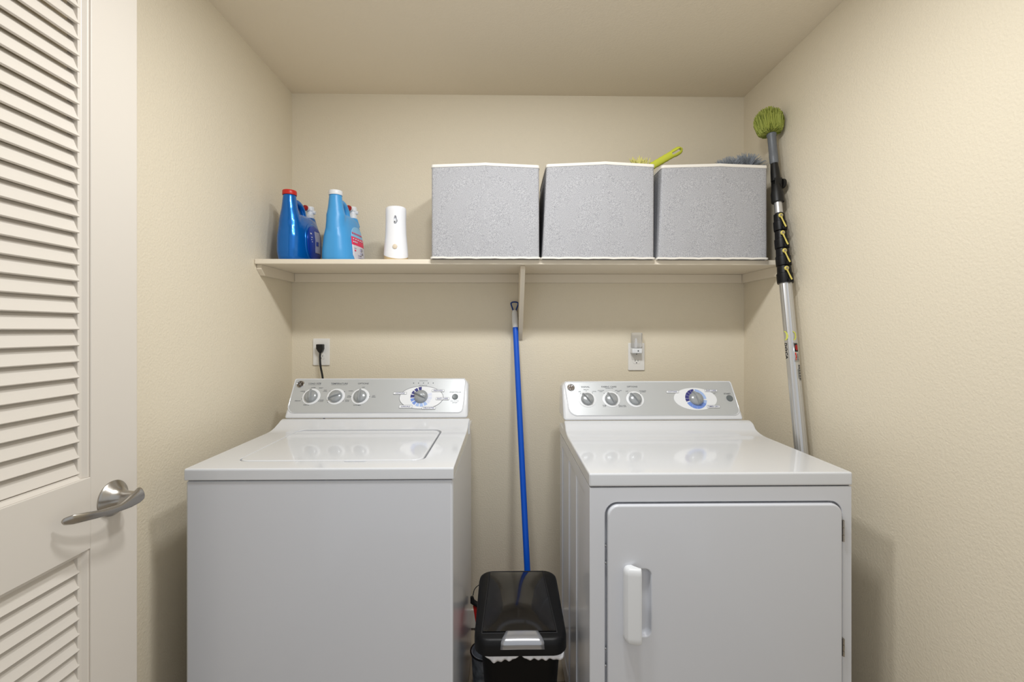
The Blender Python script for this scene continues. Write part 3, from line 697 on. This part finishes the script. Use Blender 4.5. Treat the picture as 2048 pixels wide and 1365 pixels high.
# ------------------------------------------------------------------ air freshener
fr = thing('air_freshener', 'white automatic air freshener dispenser with a tan base beside the light blue jug', 'air freshener', (-.4275, -.22, SZ))
FX, FYc = -.4270, -.212
prof = [(0, .0440, .036), (.008, .0465, .038), (.03, .0475, .038), (.07, .0445, .036), (.11, .0410, .034), (.16, .0395, .033), (.20, .0405, .034), (.212, .0395, .033), (.216, .036, .030)]
def fring(z, s=1.0, dz=0, n=40):
    a, b = interp(prof, z); return [(FX+a*s*math.cos(t), FYc+b*s*math.sin(t), SZ+z+dz*math.cos(t)*1.0) for t in [2*PI*i/n for i in range(n)]]
g = B(); loft(g, [fring(.0001+.034*k/8, .985) for k in range(9)]); obj('base', g, TAN, fr)
g = B(); rings = []
for k in range(25):
    f = k/24; ring = []
    for i in range(48):
        t = 2*PI*i/48; zl = .0285-.0065*math.cos(t)+.0165*math.sin(t)
        zz = zl+(.212+.002*math.sin(t)-zl)*f; a, b = interp(prof, zz); ring.append((FX+a*math.cos(t), FYc+b*math.sin(t), SZ+zz))
    rings.append(ring)
a, b = interp(prof, .214); rings.append([(FX+a*.93*math.cos(t), FYc+b*.93*math.sin(t), SZ+.2165) for t in [2*PI*i/48 for i in range(48)]])
loft(g, rings); 
cut = B(); rr = [[(FX+.005+.0085*math.cos(t)*(.75 if math.sin(t) > 0 else 1), y, SZ+.160+(.019 if math.sin(t) > 0 else .014)*math.sin(t)) for t in [2*PI*i/24 for i in range(24)]] for y in (FYc-.06, FYc-.020)]
loft(cut, rr); g = boolean(g, cut)
obj('housing', g, FRESH, fr, smooth=50, label='glossy white waisted housing')
g = B(); lathe(g, [(.0062, 0), (.0058, .010), (.003, .012)], (FX+.0020, FYc-.021, SZ+.157), (0, -1, 0), 16); nz = obj('spray_nozzle', g, WPLAST, fr)
obj('nozzle_hole', lathe(B(), [(.0022, 0), (.0022, .001)], (FX+.0030, FYc-.0330, SZ+.1545), (0, -1, 0), 10), DARK, nz)
g = B(); lathe(g, [(.0088, 0), (.0088, .0035), (.0070, .0045)], (FX+.005, FYc-.0365, SZ+.0575), (.05, -1, 0), 24); obj('button', g, TANB, fr)

# ------------------------------------------------------------------ baskets
def basket(label, xb0, xb1, xt0, xt1, zt, peak, pk, seed):
    rnd = random.Random(seed)
    yb0, yt0, y1 = -.318, -.316, -.012
    t = thing('storage_basket', label, 'basket', ((xb0+xb1)/2, -.16, SZ), 'fabric baskets on the shelf')
    H_ = zt-SZ
    def ring(f, ins=0.0):
        xa = xb0+(xt0-xb0)*f+ins; xb = xb1+(xt1-xb1)*f-ins; ya = yb0+(yt0-yb0)*f+ins; yb = y1-ins
        r = .008; pts = []; n = 22
        base = rrect(xa, xb, ya, yb, r, 3); out = []
        for i, p in enumerate(base):
            q = base[(i+1) % len(base)]; L = math.dist(p, q); m_ = 22 if L > .05 else 1
            for k in range(m_): out.append((p[0]+(q[0]-p[0])*k/m_, p[1]+(q[1]-p[1])*k/m_))
        res = []
        for x, y in out:
            s = (x-xa)/(xb-xa); u = (y-ya)/(yb-ya)
            lift = peak*max(0, 1-abs(s-pk)/(.5+abs(pk-.5)))*f if y < ya+.02 or y > yb-.02 else peak*.2*(1-abs(2*u-1))*f
            bul = 0
            if y < ya+.01: bul = -.004*(1-abs(2*s-1)**2)*math.sin(PI*f)-.0012*math.sin(s*23+seed)*math.sin(f*9)*(1-f)-.002*math.exp(-((s-pk)/.03)**2)
            dx = 0
            if x < xa+.003 and ya+.02 < y < yb-.02: dx = .004*math.sin(PI*f)*math.sin(PI*u)
            res.append((x+dx, y+bul, SZ+.001+f*H_+lift))
        return res
    g = B(); K = 14
    rings = [ring(k/K) for k in range(K+1)]+[ring(1, .004)]+[ring(k/K, .004) for k in range(K-1, 0, -1)]
    loft(g, rings); obj('fabric_box', g, FABRIC, t, smooth=50)
    def trim(f, r, ins, name, wob=0, sq=1.0):
        R = [Vector(p) for p in ring(f, ins)]
        R = [p+Vector((0, 0, wob*math.sin(i*1.7+seed)*math.sin(i*.6))) for i, p in enumerate(R)]
        g = B(); n = len(R); rr = []
        for i, p in enumerate(R):
            d = (R[(i+1) % n]-R[i-1]).normalized(); s = d.cross(Vector((0, 0, 1))).normalized()
            rr.append([p+s*a*.0026+Vector((0, 0, b*r)) for a, b in ((-1, -1), (1, -1), (1, 1), (-1, 1))])
        vv = [[g.verts.new(q) for q in x] for x in rr]
        for i in range(n):
            a, b = vv[i], vv[(i+1) % n]
            for k in range(4): g.faces.new((a[k], a[(k+1) % 4], b[(k+1) % 4], b[k]))
        obj(name, g, TRIMW, t, smooth=40, bevel=.0008)
    trim(1, .0055, .0005, 'top_trim'); trim(.006, .0035, -.002, 'bottom_trim', .0012)
    return t
basket('grey fabric storage basket nearest the air freshener', -.271, .130, -.271, .129, 1.874, .008, .50, 1)
basket('grey fabric storage basket in the middle of the shelf with a lime handle sticking out', .140, .559, .157, .561, 1.878, .011, .55, 2)
basket('grey fabric storage basket at the right end with a fluffy grey duster in it', .574, .987, .590, .988, 1.877, .007, .55, 3)

# ------------------------------------------------------------------ small brushes in the baskets
def strands(bm, o, d, n, L, spread, r, rnd, droop=.0, seg=3):
    o = Vector(o)
    for i in range(n):
        v = (Vector(d).normalized()+Vector((rnd.uniform(-1, 1), rnd.uniform(-1, 1), rnd.uniform(-1, 1)))*spread).normalized()
        l = L*rnd.uniform(.7, 1.05); p = [o]
        for k in range(1, seg+1):
            q = p[-1]+v*l/seg; v = (v+Vector((rnd.uniform(-.2, .2), rnd.uniform(-.2, .2), -droop))).normalized(); p.append(q)
        tube(bm, p, [r]*(len(p)-1)+[r*.5], 4)
rnd = random.Random(5)
lim = thing('hand_duster', 'lime green handled duster with yellow chenille sticking out of the middle basket', 'duster', (.60, -.17, 1.80))
p0, p1 = Vector((.455, -.17, 1.848)), Vector((.724, -.17, 2.006)); d = (p1-p0).normalized(); s_ = Vector((-d.z, 0, d.x)); L = (p1-p0).length
g = B(); rings = []
for k in range(41):
    f = k/40; r1 = .0150+.0007*math.sin(f*95)*(1 if .3 < f < .8 else 0)+.002*(f > .85)
    r1 *= math.sqrt(max(.03, 1-((f-.93)/.07)**2)) if f > .93 else 1
    c = p0+(p1-p0)*f; rings.append([c+s_*r1*math.cos(t)+Vector((0, 1, 0))*.0095*math.sin(t)*(r1/.015 if f > .93 else 1) for t in [2*PI*i/18 for i in range(18)]])
loft(g, rings)
cut = B(); prism(cut, rrect(-.022, .022, -.0052, .0052, .005, 4), lambda u, v, q: p0+d*(L-.030+u)+s_*v+Vector((0, q, 0)), -.03, .03)
g = boolean(g, cut); obj('handle', g, LIME, lim, smooth=50)
g = B(); lathe(g, [(.03, 0), (.034, .015), (.03, .04), (.012, .05)], (.56, -.17, 1.868), (0, 0, 1), 16)
for i in range(60): strands(g, (.556+rnd.uniform(-.03, .03), -.17+rnd.uniform(-.02, .03), 1.912+rnd.uniform(0, .022)), (rnd.uniform(-.8, .25), -.2, rnd.uniform(.3, 1)), 1, .044, .25, .0028, rnd)
obj('chenille_head', g, YELF, lim, smooth=60, kind=None)
gd = thing('grey_duster', 'fluffy grey microfibre duster resting in the right-hand basket', 'duster', (.96, -.16, 1.80))
g = B()
for cx, cz, cn in ((.915, 1.903, 620), (.985, 1.912, 560)):
    for i in range(cn):
        a = rnd.uniform(0, 2*PI); e = rnd.uniform(.0, PI/2)
        dd = (math.cos(a)*math.cos(e), math.sin(a)*math.cos(e)*.8, math.sin(e)*.9+.15)
        strands(g, (cx+dd[0]*.02, -.16+dd[1]*.02, cz+dd[2]*.01), dd, 1, .068 if cx > .95 else .060, .3, .0012, rnd, .08)
obj('fibre_head', g, GREYF, gd, smooth=60)
obj('stem', tube(B(), [(.955, -.16, 1.62), (.955, -.16, 1.90)], .012, 12), GREYH, gd)

# ------------------------------------------------------------------ extension pole with cobweb brush
PXc = 1.020
pole = thing('extension_pole', 'silver telescopic pole with black clamps and round green brush in the right corner', 'pole', (PXc, -.62, ZF))
def pp(z):                                       # the pole's axis
    return Vector((PXc, -.375+(z-1.434)*.150, z))
g = B(); n = 32
for z0, z1, r in ((ZF+.004, 1.440, .0205),):
    rr = []
    for z in (z0, z1):
        c = pp(z); rr.append([c+Vector((math.cos(2*PI*k/n)*r*(1 if k % 2 else .955), math.sin(2*PI*k/n)*r*(1 if k % 2 else .955), 0)) for k in range(n)])
    loft(g, rr)
tb = obj('tube', g, ALU, pole, smooth=25, label='fluted silver aluminium tube')
obj('inner_tube', tube(B(), [pp(1.70), pp(1.745)], .0135, 20), ALU, pole)
obj('end_cap', tube(B(), [pp(ZF), pp(ZF+.03)], .0225, 20), BLACKP, pole)
zs = [1.436, 1.500, 1.565, 1.632, 1.698]
for i in range(4):
    z0, z1 = zs[i], zs[i+1]; r0 = .0262-.0016*i; g = B()
    tube(g, [pp(z0), pp(z0+.006), pp(z0+.034), pp(z0+.036), pp(z1-.003)], [r0, r0+.0006, r0+.0004, r0-.002, r0-.0035], 24)
    c = obj('clamp', g, BLACKP, pole, smooth=45)
    g = B(); o = pp(z0+.008)+Vector((-.004, -r0-.003, 0)); box(g, o.x-.004, o.x+.014, o.y-.004, o.y+.008, o.z-.006, o.z+.006)
    obj('clamp_catch', g, BLACKP, c, bevel=.002)
    g = B(); a = pp(z1-.012)+Vector((-.010, -r0-.003, 0)); b = pp(z0+.010)+Vector((.004, -r0-.006, 0))
    tube(g, [a, a*.6+b*.4, b], [.0048, .0030, .0042], 10, flat=.8)
    lathe(g, [(.0078, 0), (.0078, .004), (.006, .0055)], a+Vector((0, .001, 0)), (0, -1, 0), 18)
    lvr = obj('clamp_lever', g, YEL, c, label='yellow flip lever')
    g = B(); lathe(g, [(.0042, 0), (.004, .002)], a+Vector((0, -.0045, 0)), (0, -1, 0), 14); obj('rivet', g, NICKEL, lvr)
# threaded angle joint
g = B(); tube(g, [pp(1.742), pp(1.775), pp(1.80), pp(1.812)], [.0215, .0215, .017, .015], 20)
box(g, PXc-.012, PXc+.014, pp(1.81).y-.014, pp(1.81).y+.014, 1.79, 1.835)
tube(g, [pp(1.825), pp(1.86), pp(1.92)], [.017, .0155, .0110], 18)
j = obj('angle_joint', g, CORDM, pole, bevel=.001)
g = B(); ky = pp(1.815).y-.004
lathe(g, [(.006, -.012), (.006, 0), (.0175, .001), (.018, .004), (.018, .010), (.0165, .012), (.004, .012)], (PXc+.016, ky, 1.815), (1, 0, 0), 20)
obj('wing_knob', g, CORDM, j)
g = B(); tube(g, [pp(1.893), pp(1.900), pp(1.925), pp(1.935), pp(2.003), pp(2.007), pp(2.014), pp(2.016)], [.012, .0150, .0155, .0150, .0150, .0172, .0172, .015], 24)
obj('brush_socket', g, GREYH, pole, label='grey plastic socket of the green brush')
# round green bristle head
C = pp(2.014)+Vector((0, 0, 0)); C.x = PXc-.003
ax = Vector((-.06, .15, 1)).normalized(); s, u = frame_of(ax)
g = B(); RH = .050
hc = C+ax*.056
for i in range(1150):
    ph = 2*PI*rnd.random(); ce = rnd.uniform(-.62, 1); th_ = math.acos(ce)
    surf = hc+ax*(ce*.050)+ (s*math.cos(ph)+u*math.sin(ph))*math.sin(th_)*RH
    surf = hc+(surf-hc)*rnd.uniform(.90, 1.05)
    base = C+ax*(.004)+(s*math.cos(ph)+u*math.sin(ph))*.010*math.sin(th_)
    mid = base*.45+surf*.55+(s*math.cos(ph)+u*math.sin(ph))*.012*math.sin(th_)+ax*(-.008*(1-ce))
    if surf.x > XR-.003: surf.x = XR-.003
    if mid.x > XR-.003: mid.x = XR-.003
    tube(g, [base, base*.3+mid*.7+(s*math.cos(ph)+u*math.sin(ph))*.002, mid, surf], [.0013, .0016, .0016, .0011], 4, mi=i % 3 // 2)
obj('bristle_head', g, [GREEN, GREEN2], pole, smooth=60, label='round lime green bristle head')
g = B(); lathe(g, [(.01, 0), (.030, .020), (.037, .045), (.035, .070), (.022, .090), (.004, .096)], C+ax*.002, ax, 24); obj('bristle_core', g, GREEND, pole)
# printing and stickers on the tube, wrapped on its room-facing side
def wrap(u, z, off=.0006):
    """u: arc length to the right of the point facing the room"""
    r = .0205+off; a = -PI/2-1.0+u/.0205; c = pp(z); return Vector((c.x+r*math.cos(a), c.y+r*math.sin(a), z))
def wrapmesh(pl, m, name, off=.0006):
    g = B()
    for u0, u1, z0, z1 in pl:
        n = 6; rows = [[g.verts.new(wrap(u0+(u1-u0)*i/n, z, off)) for i in range(n+1)] for z in (z0, z1)]
        for i in range(n): g.faces.new((rows[0][i], rows[0][i+1], rows[1][i+1], rows[1][i]))
    o = obj(name, g, m, tb, smooth=60); sd = o.modifiers.new('s', 'SOLIDIFY'); sd.thickness = .0003; return o
def wrapcurve(pts, wd, m, name):
    g = B(); pts = spline([(a, b, 0) for a, b in pts], 6); P = []
    for i, p in enumerate(pts):
        d = (pts[min(i+1, len(pts)-1)]-pts[max(i-1, 0)]).normalized(); nn = Vector((-d.y, d.x, 0)); f = math.sin(PI*i/(len(pts)-1))*.7+.3
        P.append((g.verts.new(wrap(p.x+nn.x*wd*f, p.y+nn.y*wd*f)), g.verts.new(wrap(p.x-nn.x*wd*f, p.y-nn.y*wd*f))))
    for a, b in zip(P, P[1:]): g.faces.new((a[0], a[1], b[1], b[0]))
    return g
g = wrapcurve([(-.014, 1.262), (-.005, 1.258), (-.001, 1.246), (-.005, 1.234), (-.014, 1.230)], .0035, None, '')
o = obj('swirl_logo', g, YGREEN, tb, smooth=60)
g = wrapcurve([(.016, 1.262), (.024, 1.256), (.026, 1.246), (.024, 1.236), (.017, 1.230)], .003, None, '')
o = obj('swirl_logo', g, YGREEN, tb, smooth=60)
wrapmesh([(.0145, .0300, 1.155, 1.222)], ALU, 'warning_sticker', .0009)
wrapmesh([(.0175, .0290, 1.190, 1.219)], STRIPK, 'sticker_black_square', .0013)
g = B(); n = 16; cen = g.verts.new(wrap(.0240, 1.2045, .0017)); rg = [g.verts.new(wrap(.0240+.0045*math.cos(2*PI*k/n), 1.2045+.0105*math.sin(2*PI*k/n), .0017)) for k in range(n)]
for k in range(n): g.faces.new((cen, rg[k], rg[(k+1) % n]))
obj('sticker_red_disc', g, REDK, tb)
wrapmesh([(.0178, .0215, 1.178, 1.187), (.0190, .0225, 1.168, 1.178), (.0182, .0205, 1.160, 1.168)], REDC, 'sticker_red_bolt', .0013)
wrapmesh([(.024, .0285, 1.160+.0035*k, 1.1615+.0035*k) for k in range(7)], PRINT, 'sticker_small_print', .0013)
wrapmesh([(.0270, .0340, 1.090+.0030*k, 1.0910+.0030*k+.0008*(k % 3)) for k in range(18)], STRIPK, 'barcode', .0009)
wrapmesh([(.0225, .0240, 1.098+.004*k, 1.1005+.004*k) for k in range(8)], PRINT, 'code_digits', .0009)
g = B()
text(g, 'DOCA', .017, Matrix(((0, 1, 0, 0), (-1, 0, 0, 0), (0, 0, 1, 0), (0, 0, 0, 1))), depth=.0001, bold=.0003)
for v in g.verts: v.co = wrap(-.0125+v.co.x*1.0, 1.192+v.co.y*1.15, .0006+v.co.z)
obj('brand_print', g, STRIPK, tb, smooth=0)
